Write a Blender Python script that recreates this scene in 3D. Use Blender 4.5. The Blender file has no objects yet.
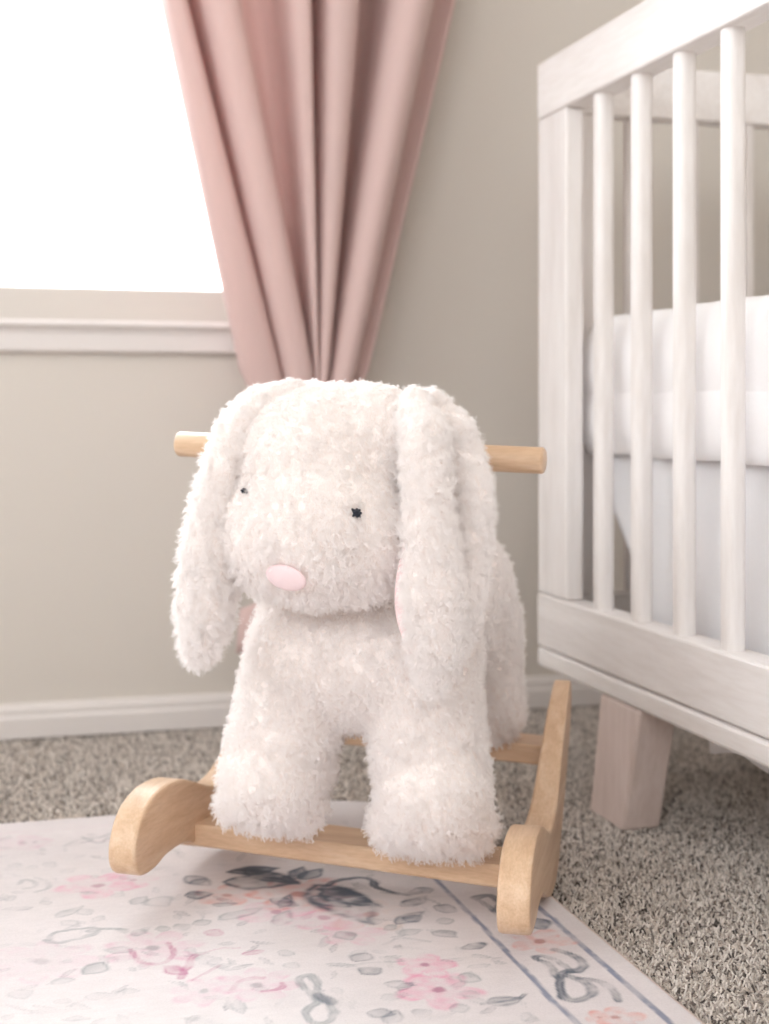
import bpy, bmesh, math, random
import numpy as np
from mathutils import Vector, Matrix
from mathutils.bvhtree import BVHTree
random.seed(7); RNG = np.random.default_rng(11)
C = bpy.context.scene.collection
SC = bpy.context.scene

BODY=[[(-0.1612,0.045,0.393,0.0758)],[(-0.1945,0.05,0.4097,0.0585),(-0.1204,0.05,0.4102,0.0577)],[(-0.1525,0.012,0.3522,0.0646)],[(-0.1858,0.02,0.3469,0.0554),(-0.1254,0.02,0.3454,0.0564)],[(-0.1677,0.13,0.3086,0.0727),(-0.1518,0.13,0.2364,0.0762)],[(-0.172,0.1,0.2314,0.0641),(-0.094,0.1,0.2341,0.0633)],[(-0.1374,0.12,0.2384,0.0754),(-0.1036,0.27,0.2662,0.0794)],[(-0.1036,0.27,0.2662,0.0794),(-0.1009,0.3,0.2121,0.0749)],[(-0.1895,0.09,0.2236,0.0478),(-0.2033,0.09,0.1592,0.0479),(-0.2122,0.095,0.1256,0.0482)],[(-0.2093,0.085,0.1316,0.0425),(-0.2091,0.075,0.1234,0.0422)],[(-0.2414,0.09,0.1002,0.0241),(-0.1908,0.088,0.0982,0.0248)],[(-0.0831,0.09,0.2274,0.0505),(-0.0743,0.09,0.1582,0.0487),(-0.0708,0.095,0.1189,0.0488)],[(-0.069,0.085,0.1249,0.0467),(-0.0663,0.075,0.1172,0.0463)],[(-0.1009,0.09,0.0888,0.0253),(-0.0388,0.088,0.0878,0.0242)],[(-0.0767,0.29,0.2345,0.0581),(-0.0559,0.3,0.1774,0.0362),(-0.0485,0.305,0.1445,0.0313)],[(-0.2264,0.3,0.2286,0.0495),(-0.2484,0.31,0.1599,0.0333),(-0.2519,0.315,0.138,0.0292)]]
EAR_LEFT=[[(-0.179,0.03,0.461,0.0101),(-0.2033,0.02,0.4517,0.0135),(-0.2196,0.008,0.4308,0.015),(-0.2294,-0.002,0.3993,0.0166),(-0.2368,-0.006,0.3621,0.0182),(-0.2427,-0.004,0.3204,0.0216),(-0.2458,0.0,0.2824,0.0225),(-0.2493,-0.0,0.2581,0.0175),(-0.2537,-0.0,0.2404,0.0075)]]
EAR_RIGHT=[[(-0.073,0.02,0.4524,0.0123),(-0.0586,-0.008,0.4274,0.016),(-0.0539,-0.02,0.3895,0.0167),(-0.0515,-0.024,0.3502,0.0182),(-0.0487,-0.022,0.3026,0.0229),(-0.0486,-0.018,0.2704,0.0214),(-0.0505,-0.012,0.2391,0.0136),(-0.0541,-0.01,0.2243,0.0056)],[(-0.0625,0.045,0.4467,0.0159),(-0.0414,0.025,0.422,0.0189),(-0.0303,0.018,0.388,0.0196),(-0.0288,0.014,0.3475,0.0187),(-0.032,0.008,0.3075,0.0186),(-0.0393,-0.002,0.2724,0.0161),(-0.0464,-0.008,0.245,0.0112)]]
STROKES=[([(0.307,1.3135),(0.3334,1.3358),(0.3583,1.3349),(0.3632,1.3035),(0.3806,1.2812),(0.3954,1.2828)],0.006,'slate',0.8),([(0.1239,1.2095),(0.1304,1.1807),(0.1452,1.1721),(0.1596,1.1903),(0.1592,1.2183)],0.004,'plum',0.5),([(0.1913,1.1047),(0.2028,1.1218),(0.2177,1.1217)],0.004,'plum',0.4),([(0.2125,1.0948),(0.2286,1.0982),(0.2325,1.1093)],0.004,'plum',0.5),([(0.1566,1.139),(0.166,1.1619),(0.1737,1.1818)],0.006,'plum',0.5),([(0.1731,1.1775),(0.1921,1.1903),(0.2125,1.1892)],0.002,'plum',0.3),([(0.1649,1.1325),(0.1889,1.1554)],0.003,'plum',0.3),([(0.0639,1.2499),(0.073,1.2668),(0.0981,1.2697),(0.1262,1.2568)],0.004,'grey',0.55),([(0.0623,1.2504),(0.0715,1.2407),(0.0882,1.2479),(0.1057,1.2601)],0.005,'grey',0.5),([(0.0975,1.2624),(0.1145,1.2651),(0.1266,1.2517)],0.005,'grey',0.45),([(0.0913,1.5156),(0.1083,1.5323),(0.1286,1.5339),(0.1418,1.545)],0.004,'grey',0.5),([(0.0913,1.5156),(0.1054,1.5187),(0.1221,1.5284)],0.003,'grey',0.4),([(0.1111,1.5425),(0.1252,1.5167),(0.1385,1.5311)],0.003,'grey',0.4),([(0.0429,1.4057),(0.0523,1.4151),(0.0587,1.3953),(0.0478,1.3924)],0.004,'grey',0.35),([(0.0597,1.3774),(0.0709,1.3859),(0.0667,1.411),(0.0597,1.4191)],0.004,'grey',0.35),([(0.2468,1.0656),(0.2453,1.0895),(0.2452,1.1099),(0.2548,1.1176),(0.2567,1.0984),(0.2524,1.0796),(0.2527,1.0678),(0.2569,1.0476),(0.2491,1.0278),(0.2367,1.0313),(0.2364,1.0497),(0.2475,1.0654)],0.006,'grey',0.6),([(0.2515,1.0759),(0.2575,1.0626)],0.01,'slate',0.5),([(0.365,1.0284),(0.3791,1.0283),(0.3947,1.0316),(0.4017,1.0374)],0.004,'slate',0.5),([(0.3602,1.2927),(0.3905,1.267),(0.4013,1.2417)],0.003,'grey',0.45),([(0.2742,1.1314),(0.3222,1.1266)],0.002,'grey',0.3),([(0.3283,1.1659),(0.3481,1.1746),(0.3662,1.1599)],0.003,'grey',0.35),([(0.4383,1.0554),(0.4418,1.0841),(0.4374,1.103),(0.4468,1.1048),(0.451,1.0859),(0.4536,1.0679)],0.006,'slate',0.7),([(0.4596,1.1149),(0.4671,1.1036),(0.4695,1.085),(0.4613,1.07),(0.4506,1.0687),(0.4398,1.055),(0.4293,1.0258),(0.4364,1.016),(0.451,1.0235),(0.4574,1.0418),(0.4518,1.0557),(0.446,1.0658)],0.007,'slate',0.75),([(0.4548,1.0549),(0.4651,1.0478),(0.4689,1.0304),(0.4637,1.0083)],0.006,'slate',0.7),([(0.4374,1.2538),(0.4531,1.255),(0.4561,1.2318),(0.4454,1.2131)],0.008,'slate',0.6),([(0.4373,1.2482),(0.4439,1.2243),(0.4418,1.1983)],0.006,'slate',0.5)]
FLOWERS=[(0.2887,1.3071,0.052,'coral',6,0.55,0.3),(0.2235,1.3226,0.03,'coral',5,0.45,0.0),(0.2581,1.2659,0.035,'pink',5,0.45,0.2),(0.2959,1.2394,0.035,'pink',5,0.4,0.0),(0.3087,1.1954,0.03,'pink',5,0.3,0.0),(0.3354,1.2362,0.045,'tan',5,0.4,0.0),(0.1132,1.3829,0.04,'pink',5,0.45,0.4),(0.146,1.3887,0.026,'pink',5,0.35,0.0),(0.0509,1.5377,0.03,'rose',5,0.25,0.0),(0.0647,1.5374,0.02,'rose',4,0.3,0.0),(0.1433,1.2087,0.042,'rose',7,0.45,0.0),(0.0537,1.2023,0.05,'rose',8,0.22,0.2),(0.171,1.1065,0.03,'rose',7,0.35,0.0),(0.2114,1.1091,0.035,'rose',7,0.42,0.3),(0.3473,1.1107,0.026,'pink',5,0.6,0.1),(0.3417,1.0623,0.036,'pink',5,0.65,0.5),(0.4554,1.1372,0.03,'coral',5,0.6,0.3),(0.45,0.9784,0.022,'coral',5,0.55,0.1),(0.4388,0.9816,0.014,'coral',4,0.35,0.0)]
LEAVES=[(0.2261,1.36,0.2919,1.3385,0.03,'slate',0.85,0.45),(0.2347,1.3884,0.2885,1.3859,0.02,'slate',0.9,0.9),(0.2491,1.3939,0.2948,1.3346,0.02,'slate',0.85,0.9),(0.3073,1.3311,0.3322,1.2112,0.036,'slate',0.8,0.4),(0.3077,1.3162,0.3504,1.2507,0.024,'slate',0.9,0.9),(0.298,1.2987,0.3231,1.2583,0.02,'slate',0.7,0.7),(0.2901,1.348,0.312,1.3857,0.013,'slate',0.7,0.8),(0.2973,1.346,0.3255,1.3755,0.014,'slate',0.7,0.8),(0.2621,1.3032,0.28,1.2759,0.014,'slate',0.7,0.9),(0.2636,1.2751,0.2817,1.309,0.01,'slate',0.6,0.9),(0.1963,1.3868,0.2153,1.3511,0.018,'slate',0.6,0.5),(0.1865,1.3302,0.2135,1.3283,0.018,'slate',0.7,0.8),(0.1966,1.3623,0.2154,1.3752,0.01,'slate',0.5,0.8),(0.2076,1.2592,0.2483,1.2794,0.014,'grey',0.6,0.5),(0.2511,1.2316,0.271,1.2676,0.014,'grey',0.5,0.6),(0.2053,1.2997,0.2285,1.2987,0.008,'slate',0.5,0.7),(0.3674,1.2459,0.3991,1.2702,0.014,'slate',0.55,0.7),(0.3503,1.2061,0.383,1.2307,0.014,'slate',0.5,0.7),(0.3398,1.2066,0.3469,1.1945,0.012,'grey',0.5,0.7),(0.3475,1.1845,0.3697,1.1881,0.01,'grey',0.4,0.6),(0.3002,1.2028,0.3084,1.181,0.014,'grey',0.5,0.6),(0.19,1.224,0.2036,1.2349,0.012,'plum',0.5,0.9),(0.1478,1.167,0.1637,1.1454,0.012,'plum',0.55,0.8),(0.2102,1.1761,0.2317,1.1768,0.007,'plum',0.4,0.8),(0.0702,1.3057,0.0975,1.3301,0.01,'grey',0.55,0.6),(0.0952,1.3226,0.1006,1.3024,0.012,'grey',0.4,0.5),(0.1034,1.2937,0.1129,1.2858,0.012,'grey',0.35,0.5),(0.0764,1.2961,0.0903,1.2769,0.01,'grey',0.3,0.5),(0.1314,1.2503,0.1439,1.2419,0.012,'grey',0.55,0.7),(0.1498,1.2501,0.1651,1.2508,0.012,'grey',0.55,0.7),(0.1668,1.2503,0.1829,1.2559,0.012,'grey',0.55,0.7),(0.1846,1.2554,0.2006,1.2586,0.012,'grey',0.55,0.7),(0.1406,1.3207,0.1534,1.3395,0.012,'grey',0.5,0.6),(0.1579,1.3326,0.1691,1.3072,0.02,'grey',0.4,0.3),(0.0856,1.1674,0.1028,1.1884,0.016,'grey',0.55,0.6),(0.1113,1.2039,0.1201,1.2199,0.018,'grey',0.45,0.6),(0.0575,1.1545,0.0788,1.1568,0.01,'grey',0.4,0.5),(0.0821,1.1197,0.1015,1.1221,0.009,'grey',0.4,0.5),(0.1106,1.1235,0.1256,1.1232,0.007,'grey',0.4,0.5),(0.0336,1.1492,0.0388,1.1281,0.014,'grey',0.3,0.5),(0.0711,1.1075,0.085,1.0998,0.008,'grey',0.35,0.5),(0.061,1.1218,0.073,1.1146,0.008,'grey',0.35,0.5),(0.1286,1.1638,0.1386,1.1828,0.008,'grey',0.3,0.5),(0.0706,1.4538,0.0806,1.4641,0.012,'grey',0.35,0.5),(0.0373,1.4697,0.0483,1.4601,0.01,'grey',0.25,0.5),(0.1192,1.421,0.1368,1.4287,0.008,'grey',0.25,0.4),(0.06,1.3434,0.0706,1.346,0.01,'grey',0.3,0.4),(0.0295,1.4526,0.0407,1.4558,0.008,'grey',0.25,0.4),(0.122,1.3484,0.135,1.3533,0.008,'grey',0.3,0.4),(0.0843,1.4308,0.098,1.4397,0.008,'grey',0.3,0.4),(0.0518,1.4527,0.065,1.4554,0.008,'grey',0.3,0.4),(0.2961,1.1339,0.311,1.1522,0.014,'slate',0.5,0.5),(0.2928,1.109,0.3096,1.117,0.014,'slate',0.6,0.9),(0.2721,1.1363,0.2986,1.1245,0.006,'grey',0.4,0.5),(0.3153,1.1374,0.333,1.1235,0.009,'grey',0.4,0.5),(0.3054,1.0846,0.3279,1.0742,0.01,'slate',0.45,0.5),(0.2953,1.0596,0.3136,1.0584,0.01,'grey',0.4,0.5),(0.2786,1.0378,0.2973,1.0288,0.012,'slate',0.5,0.6),(0.2883,1.0132,0.3007,1.0353,0.012,'slate',0.45,0.6),(0.2422,1.1716,0.2538,1.1638,0.008,'grey',0.4,0.5),(0.2424,1.1491,0.2504,1.1337,0.01,'grey',0.35,0.5),(0.3949,1.1471,0.4015,1.1313,0.018,'slate',0.7,0.8),(0.3764,1.1813,0.3914,1.1624,0.012,'slate',0.45,0.5),(0.359,1.2113,0.38,1.221,0.014,'slate',0.6,0.7),(0.3723,1.2499,0.3905,1.267,0.012,'slate',0.5,0.7),(0.3962,1.2432,0.4117,1.2226,0.012,'slate',0.55,0.6),(0.3871,1.2034,0.4036,1.2039,0.014,'grey',0.5,0.5),(0.3934,1.295,0.4025,1.275,0.016,'slate',0.6,0.7),(0.3878,1.1215,0.4049,1.1121,0.006,'grey',0.4,0.6),(0.3636,1.0848,0.3819,1.0713,0.014,'grey',0.5,0.5),(0.3679,1.0276,0.3976,1.0308,0.014,'slate',0.6,0.5),(0.3565,1.0541,0.3686,1.0429,0.01,'grey',0.4,0.5),(0.3606,1.1158,0.3864,1.1174,0.006,'grey',0.35,0.5),(0.3188,1.132,0.3351,1.1363,0.006,'grey',0.35,0.5),(0.3167,1.0794,0.3238,1.0714,0.014,'slate',0.4,0.6),(0.3388,1.0245,0.3539,1.0278,0.012,'grey',0.4,0.5),(0.3103,1.0215,0.3247,1.0285,0.012,'slate',0.35,0.5),(0.3764,1.0982,0.3975,1.101,0.006,'grey',0.4,0.5),(0.3856,1.0039,0.3957,0.9901,0.01,'grey',0.35,0.5),(0.4702,1.1903,0.4675,1.1605,0.016,'slate',0.65,0.8)]


# ------------------------------------------------------------------ helpers
def link(name, me, mat=None, parent=None):
    o = bpy.data.objects.new(name, me); C.objects.link(o)
    if mat: me.materials.append(mat)
    if parent: o.parent = parent
    return o

def tag(o, label=None, cat=None, group=None, kind=None):
    for k, v in (('label', label), ('category', cat), ('group', group), ('kind', kind)):
        if v: o[k] = v
    return o

def struct(o):
    o['kind'] = 'structure'; return o

def thing(name, label, cat, loc=(0, 0, 0), rot=(0, 0, 0), group=None):
    o = bpy.data.objects.new(name, None); C.objects.link(o)
    o.location = loc; o.rotation_euler = rot
    return tag(o, label, cat, group)

def mesh_of(bm, name, smooth=False):
    me = bpy.data.meshes.new(name); bm.normal_update(); bm.to_mesh(me); bm.free()
    if smooth:
        for p in me.polygons: p.use_smooth = True
    return me

def obj(name, bm, mat, parent=None, smooth=False):
    return link(name, mesh_of(bm, name, smooth), mat, parent)

def box(bm, x0, x1, y0, y1, z0, z1):
    v = [bm.verts.new(p) for p in ((x0,y0,z0),(x1,y0,z0),(x1,y1,z0),(x0,y1,z0),(x0,y0,z1),(x1,y0,z1),(x1,y1,z1),(x0,y1,z1))]
    for f in ((0,3,2,1),(4,5,6,7),(0,1,5,4),(1,2,6,5),(2,3,7,6),(3,0,4,7)):
        bm.faces.new([v[i] for i in f])
    return v

def bevel(bm, w, seg=2):
    bmesh.ops.bevel(bm, geom=list(bm.edges), offset=w, segments=seg, affect='EDGES', profile=.5)

def bbox(x0, x1, y0, y1, z0, z1, w=.003, seg=2):
    bm = bmesh.new(); box(bm, x0, x1, y0, y1, z0, z1)
    if w: bevel(bm, w, seg)
    return bm

def extrude_x(profile, x0, x1, w=.0, seg=2):
    """closed outline in (y,z) carried from x0 to x1"""
    bm = bmesh.new(); n = len(profile)
    a = [bm.verts.new((x0, y, z)) for y, z in profile]; b = [bm.verts.new((x1, y, z)) for y, z in profile]
    fa = bm.faces.new(a); fb = bm.faces.new(b[::-1])
    for i in range(n): bm.faces.new((a[i], b[i], b[(i+1) % n], a[(i+1) % n]))
    bmesh.ops.recalc_face_normals(bm, faces=bm.faces)
    if w:
        rim = [e for e in bm.edges if (e in fa.edges or e in fb.edges)]
        bmesh.ops.bevel(bm, geom=rim, offset=w, segments=seg, affect='EDGES', profile=.5)
    return bm

def catmull(P, n=6, closed=False):
    out = []; m = len(P)
    for i in range(m if closed else m-1):
        g = lambda k: np.array(P[k % m] if closed else P[min(max(k, 0), m-1)], float)
        p0, p1, p2, p3 = g(i-1), g(i), g(i+1), g(i+2)
        for t in np.linspace(0, 1, n, endpoint=False):
            out.append(.5*((2*p1)+(-p0+p2)*t+(2*p0-5*p1+4*p2-p3)*t*t+(-p0+3*p1-3*p2+p3)*t**3))
    if not closed: out.append(np.array(P[-1], float))
    return out

# ------------------------------------------------------------------ materials
def mat(name):
    m = bpy.data.materials.new(name); m.use_nodes = True
    nt = m.node_tree; nt.nodes.clear()
    out = nt.nodes.new('ShaderNodeOutputMaterial'); b = nt.nodes.new('ShaderNodeBsdfPrincipled')
    nt.links.new(b.outputs[0], out.inputs[0])
    return m, nt, b, out
def N(nt, t, **kw):
    n = nt.nodes.new(t)
    for k, v in kw.items():
        if k in n.inputs: n.inputs[k].default_value = v
        else: setattr(n, k, v)
    return n
def lin(c): return tuple((x/12.92 if x <= .04045 else ((x+.055)/1.055)**2.4) for x in [v/255 for v in c])+(1,)
def ramp(nt, stops, interp='LINEAR'):
    r = nt.nodes.new('ShaderNodeValToRGB'); r.color_ramp.interpolation = interp
    e = r.color_ramp.elements
    while len(e) < len(stops): e.new(.5)
    for i, (p, c) in enumerate(stops): e[i].position = p; e[i].color = c
    return r
def bump(nt, b, src, strength, dist):
    n = N(nt, 'ShaderNodeBump', Strength=strength, Distance=dist)
    nt.links.new(src, n.inputs['Height']); nt.links.new(n.outputs[0], b.inputs['Normal']); return n

def paint_mat(name, c, rough=.7, scale=220, bs=.12):
    m, nt, b, o = mat(name); b.inputs['Base Color'].default_value = lin(c); b.inputs['Roughness'].default_value = rough
    tc = N(nt, 'ShaderNodeTexCoord'); no = N(nt, 'ShaderNodeTexNoise', Scale=scale, Detail=3.)
    nt.links.new(tc.outputs['Object'], no.inputs['Vector']); bump(nt, b, no.outputs['Fac'], bs, .001)
    return m

def wood_mat(name, c0, c1, c2, scale=(1, 1, 1), rough=.45, grain=1., coat=0.):
    m, nt, b, o = mat(name)
    tc = N(nt, 'ShaderNodeTexCoord'); mp = N(nt, 'ShaderNodeMapping'); mp.inputs['Scale'].default_value = scale
    nt.links.new(tc.outputs['Object'], mp.inputs['Vector'])
    n1 = N(nt, 'ShaderNodeTexNoise', Scale=9., Detail=5., Roughness=.55, Distortion=.6)
    nt.links.new(mp.outputs[0], n1.inputs['Vector'])
    r = ramp(nt, [(.28, lin(c0)), (.5, lin(c1)), (.74, lin(c2))])
    nt.links.new(n1.outputs['Fac'], r.inputs[0])
    n2 = N(nt, 'ShaderNodeTexNoise', Scale=60., Detail=2., Roughness=.6); nt.links.new(mp.outputs[0], n2.inputs['Vector'])
    mx = N(nt, 'ShaderNodeMix', data_type='RGBA', blend_type='MULTIPLY'); mx.inputs[0].default_value = .35*grain
    r2 = ramp(nt, [(.35, (.72, .66, .6, 1)), (.6, (1, 1, 1, 1))]); nt.links.new(n2.outputs['Fac'], r2.inputs[0])
    nt.links.new(r.outputs[0], mx.inputs[6]); nt.links.new(r2.outputs[0], mx.inputs[7]); nt.links.new(mx.outputs[2], b.inputs['Base Color'])
    b.inputs['Roughness'].default_value = rough; b.inputs['Coat Weight'].default_value = coat; b.inputs['Coat Roughness'].default_value = .25
    bump(nt, b, n2.outputs['Fac'], .08, .001)
    return m

def cloth_mat(name, c, rough=.9, scale=900, bs=.15, trans=0., sheen=.15):
    m, nt, b, o = mat(name); b.inputs['Roughness'].default_value = rough; b.inputs['Sheen Weight'].default_value = sheen
    tc = N(nt, 'ShaderNodeTexCoord'); no = N(nt, 'ShaderNodeTexNoise', Scale=scale, Detail=2.)
    nt.links.new(tc.outputs['Object'], no.inputs['Vector'])
    r = ramp(nt, [(.3, tuple(.93*x for x in lin(c)[:3])+(1,)), (.7, lin(c))]); nt.links.new(no.outputs['Fac'], r.inputs[0])
    nt.links.new(r.outputs[0], b.inputs['Base Color']); bump(nt, b, no.outputs['Fac'], bs, .0006)
    if trans:
        t = N(nt, 'ShaderNodeBsdfTranslucent'); nt.links.new(r.outputs[0], t.inputs['Color'])
        mx = N(nt, 'ShaderNodeMixShader'); mx.inputs[0].default_value = trans
        nt.links.new(b.outputs[0], mx.inputs[1]); nt.links.new(t.outputs[0], mx.inputs[2]); nt.links.new(mx.outputs[0], o.inputs[0])
    return m

M = {}
M['wall'] = paint_mat('wall_paint', (209, 203, 195), .75)
M['white'] = paint_mat('trim_paint', (220, 215, 212), .45, 60, .03)
M['vinyl'] = paint_mat('window_vinyl', (204, 199, 192), .4, 60, .03)
M['ceil'] = paint_mat('ceiling_paint', (238, 234, 228), .8)
M['crib'] = wood_mat('whitewashed_wood', (218, 213, 210), (228, 224, 222), (235, 232, 230), (3, .35, 3), .5, .45)
M['crib_v'] = wood_mat('whitewashed_wood_upright', (218, 213, 210), (228, 224, 222), (235, 232, 230), (3, 3, .35), .5, .45)
M['leg'] = wood_mat('whitewashed_leg_wood', (206, 189, 181), (216, 200, 193), (224, 209, 203), (4, 4, .5), .55, .5)
M['beech'] = wood_mat('beech_wood', (200, 166, 134), (212, 181, 150), (221, 195, 168), (9, .8, 9), .42, .9, .12)
M['beech_x'] = wood_mat('beech_wood_bar', (200, 166, 134), (212, 181, 150), (221, 195, 168), (.7, 9, 9), .42, .9, .12)
M['sheet'] = cloth_mat('white_cotton', (246, 245, 246), .9, 1200, .1)
M['skirt'] = cloth_mat('white_skirt_cotton', (246, 246, 248), .9, 1200, .1, .15)
M['curtain'] = cloth_mat('pink_curtain', (221, 195, 190), .9, 1500, .1, .22)
M['pinksatin'] = cloth_mat('pink_nose_felt', (234, 211, 213), .6, 1500, .05)
M['lining'] = cloth_mat('pink_ear_fabric', (240, 214, 214), .75, 1500, .05)
M['thread'] = cloth_mat('navy_thread', (28, 33, 46), .7, 2500, .2, 0, .0)

def fur_mat():
    m, nt, b, o = mat('cream_fur')
    col = lin((249, 247, 246))
    b.inputs['Base Color'].default_value = col; b.inputs['Roughness'].default_value = .85; b.inputs['Sheen Weight'].default_value = .0
    b.inputs['Specular IOR Level'].default_value = .2
    t = N(nt, 'ShaderNodeBsdfTranslucent'); t.inputs[0].default_value = col
    mx = N(nt, 'ShaderNodeMixShader'); mx.inputs[0].default_value = .38
    nt.links.new(b.outputs[0], mx.inputs[1]); nt.links.new(t.outputs[0], mx.inputs[2]); nt.links.new(mx.outputs[0], o.inputs[0])
    return m
M['fur'] = fur_mat()
M['backing'] = cloth_mat('cream_fur_backing', (242, 235, 231), .95, 1200, .1)

def carpet_mat():
    m, nt, b, o = mat('speckled_carpet'); b.inputs['Roughness'].default_value = .95; b.inputs['Specular IOR Level'].default_value = .1
    tc = N(nt, 'ShaderNodeTexCoord')
    wn = N(nt, 'ShaderNodeTexNoise', Scale=120., Detail=2.); nt.links.new(tc.outputs['Object'], wn.inputs['Vector'])
    mp = N(nt, 'ShaderNodeMix', data_type='VECTOR'); mp.inputs[0].default_value = .004
    nt.links.new(tc.outputs['Object'], mp.inputs[4]); nt.links.new(wn.outputs['Color'], mp.inputs[5])
    v = N(nt, 'ShaderNodeTexVoronoi', Scale=310.); nt.links.new(mp.outputs[1], v.inputs['Vector'])
    sep = N(nt, 'ShaderNodeSeparateColor'); nt.links.new(v.outputs['Color'], sep.inputs[0])
    r = ramp(nt, [(0., lin((88, 82, 80))), (.14, lin((134, 125, 119))), (.34, lin((170, 161, 153))), (.65, lin((196, 187, 178))), (.9, lin((212, 204, 195)))])
    nt.links.new(sep.outputs[0], r.inputs[0]); nt.links.new(r.outputs[0], b.inputs['Base Color'])
    n2 = N(nt, 'ShaderNodeTexNoise', Scale=420., Detail=3.); nt.links.new(tc.outputs['Object'], n2.inputs['Vector'])
    ma = N(nt, 'ShaderNodeMath', operation='SUBTRACT'); nt.links.new(n2.outputs['Fac'], ma.inputs[0]); nt.links.new(v.outputs['Distance'], ma.inputs[1])
    bump(nt, b, ma.outputs[0], .5, .002)
    return m
M['carpet'] = carpet_mat()

def pile_mat():
    m, nt, b, o = mat('carpet_yarn'); b.inputs['Roughness'].default_value = .95; b.inputs['Specular IOR Level'].default_value = .1
    hi = N(nt, 'ShaderNodeHairInfo')
    r = ramp(nt, [(0., lin((70, 66, 64))), (.12, lin((122, 115, 110))), (.26, lin((178, 170, 162))), (.55, lin((211, 203, 195))), (.88, lin((230, 223, 216)))])
    nt.links.new(hi.outputs['Random'], r.inputs[0]); nt.links.new(r.outputs[0], b.inputs['Base Color'])
    return m
M['pile'] = pile_mat()

def rug_mat():
    m, nt, b, o = mat('printed_rug'); b.inputs['Roughness'].default_value = .95; b.inputs['Specular IOR Level'].default_value = .1
    at = N(nt, 'ShaderNodeVertexColor'); at.layer_name = 'print'
    tc = N(nt, 'ShaderNodeTexCoord'); no = N(nt, 'ShaderNodeTexNoise', Scale=700., Detail=2.); nt.links.new(tc.outputs['Object'], no.inputs['Vector'])
    r = ramp(nt, [(.3, (.93, .93, .93, 1)), (.65, (1, 1, 1, 1))]); nt.links.new(no.outputs['Fac'], r.inputs[0])
    mx = N(nt, 'ShaderNodeMix', data_type='RGBA', blend_type='MULTIPLY'); mx.inputs[0].default_value = 1.
    nt.links.new(at.outputs[0], mx.inputs[6]); nt.links.new(r.outputs[0], mx.inputs[7]); nt.links.new(mx.outputs[2], b.inputs['Base Color'])
    bump(nt, b, no.outputs['Fac'], .25, .001)
    return m
M['rug'] = rug_mat()

def glass_mat():
    m, nt, b, o = mat('window_glass'); nt.nodes.remove(b)
    t = N(nt, 'ShaderNodeBsdfTransparent'); t.inputs[0].default_value = (.98, .99, .99, 1)
    g = N(nt, 'ShaderNodeBsdfGlossy'); g.inputs['Roughness'].default_value = .02
    fr = N(nt, 'ShaderNodeFresnel', IOR=1.45); mx = N(nt, 'ShaderNodeMixShader')
    nt.links.new(fr.outputs[0], mx.inputs[0]); nt.links.new(t.outputs[0], mx.inputs[1]); nt.links.new(g.outputs[0], mx.inputs[2]); nt.links.new(mx.outputs[0], o.inputs[0])
    return m
M['glass'] = glass_mat()

# ------------------------------------------------------------------ the room
WY = 2.061                      # face of the window wall
WX0, WX1, WZ0, WZ1 = -.95, .46, .568, 1.95   # window opening
XR, XL, ZC = 1.62, -2.6, 2.44
# cut-pile carpet: a slab whose yarn ends stand up to the level z = 0 (grown where the camera side of the room can see it)
RUGX, RUGY, RUGR = .511, 1.622, .16
def on_rug(x, y, m):
    X, Y = RUGX-m, RUGY-m
    if x > X or y > Y: return False
    cx, cy = X-RUGR, Y-RUGR
    return not (x > cx and y > cy and math.hypot(x-cx, y-cy) > RUGR)
fx_ = [XL, -1.5, -.8]+list(np.arange(-.45, 1.36, .009))+[1.45, XR+.1]; fy_ = [-2.0, -1., 0, .5]+list(np.arange(.7, WY-.004, .009))+[WY, WY+.1]
bm = bmesh.new(); G_ = [[bm.verts.new((x, y, -.0045)) for y in fy_] for x in fx_]
for i in range(len(fx_)-1):
    for j in range(len(fy_)-1): bm.faces.new((G_[i][j], G_[i+1][j], G_[i+1][j+1], G_[i][j+1]))
ret = bmesh.ops.extrude_face_region(bm, geom=list(bm.faces))
bmesh.ops.translate(bm, verts=[e for e in ret['geom'] if isinstance(e, bmesh.types.BMVert)], vec=(0, 0, -.05))
bmesh.ops.recalc_face_normals(bm, faces=bm.faces)
floor = struct(obj('floor', bm, M['carpet'])); floor.data.materials.append(M['pile'])
vg = floor.vertex_groups.new(name='pile_density')
vg.add([v.index for v in floor.data.vertices if v.co.z > -.02 and -.44 < v.co.x < 1.34 and .71 < v.co.y < WY-.015 and not on_rug(v.co.x, v.co.y, .002)], 1., 'REPLACE')
ps = floor.modifiers.new('pile', 'PARTICLE_SYSTEM').particle_system; s = ps.settings
ps.seed = 4; s.type = 'HAIR'; s.count = 230000; s.hair_length = .0021; s.hair_step = 3; s.use_advanced_hair = True
s.emit_from = 'FACE'; s.use_even_distribution = True; s.distribution = 'RAND'; s.factor_random = .0009
s.display_step = 2; s.render_step = 2; s.root_radius = .0016; s.tip_radius = .0015; s.radius_scale = 1.; s.use_close_tip = False; s.material = 2
ps.vertex_group_density = 'pile_density'
bm = bmesh.new()
box(bm, XL, WX0, WY, WY+.12, 0, ZC); box(bm, WX1, XR+.1, WY, WY+.12, 0, ZC)
box(bm, WX0, WX1, WY, WY+.12, 0, WZ0-.012); box(bm, WX0, WX1, WY, WY+.12, WZ1, ZC)
struct(obj('wall_back', bm, M['wall']))
struct(obj('wall_right', bbox(XR, XR+.1, -2.6, WY, 0, ZC, 0), M['wall']))
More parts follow.
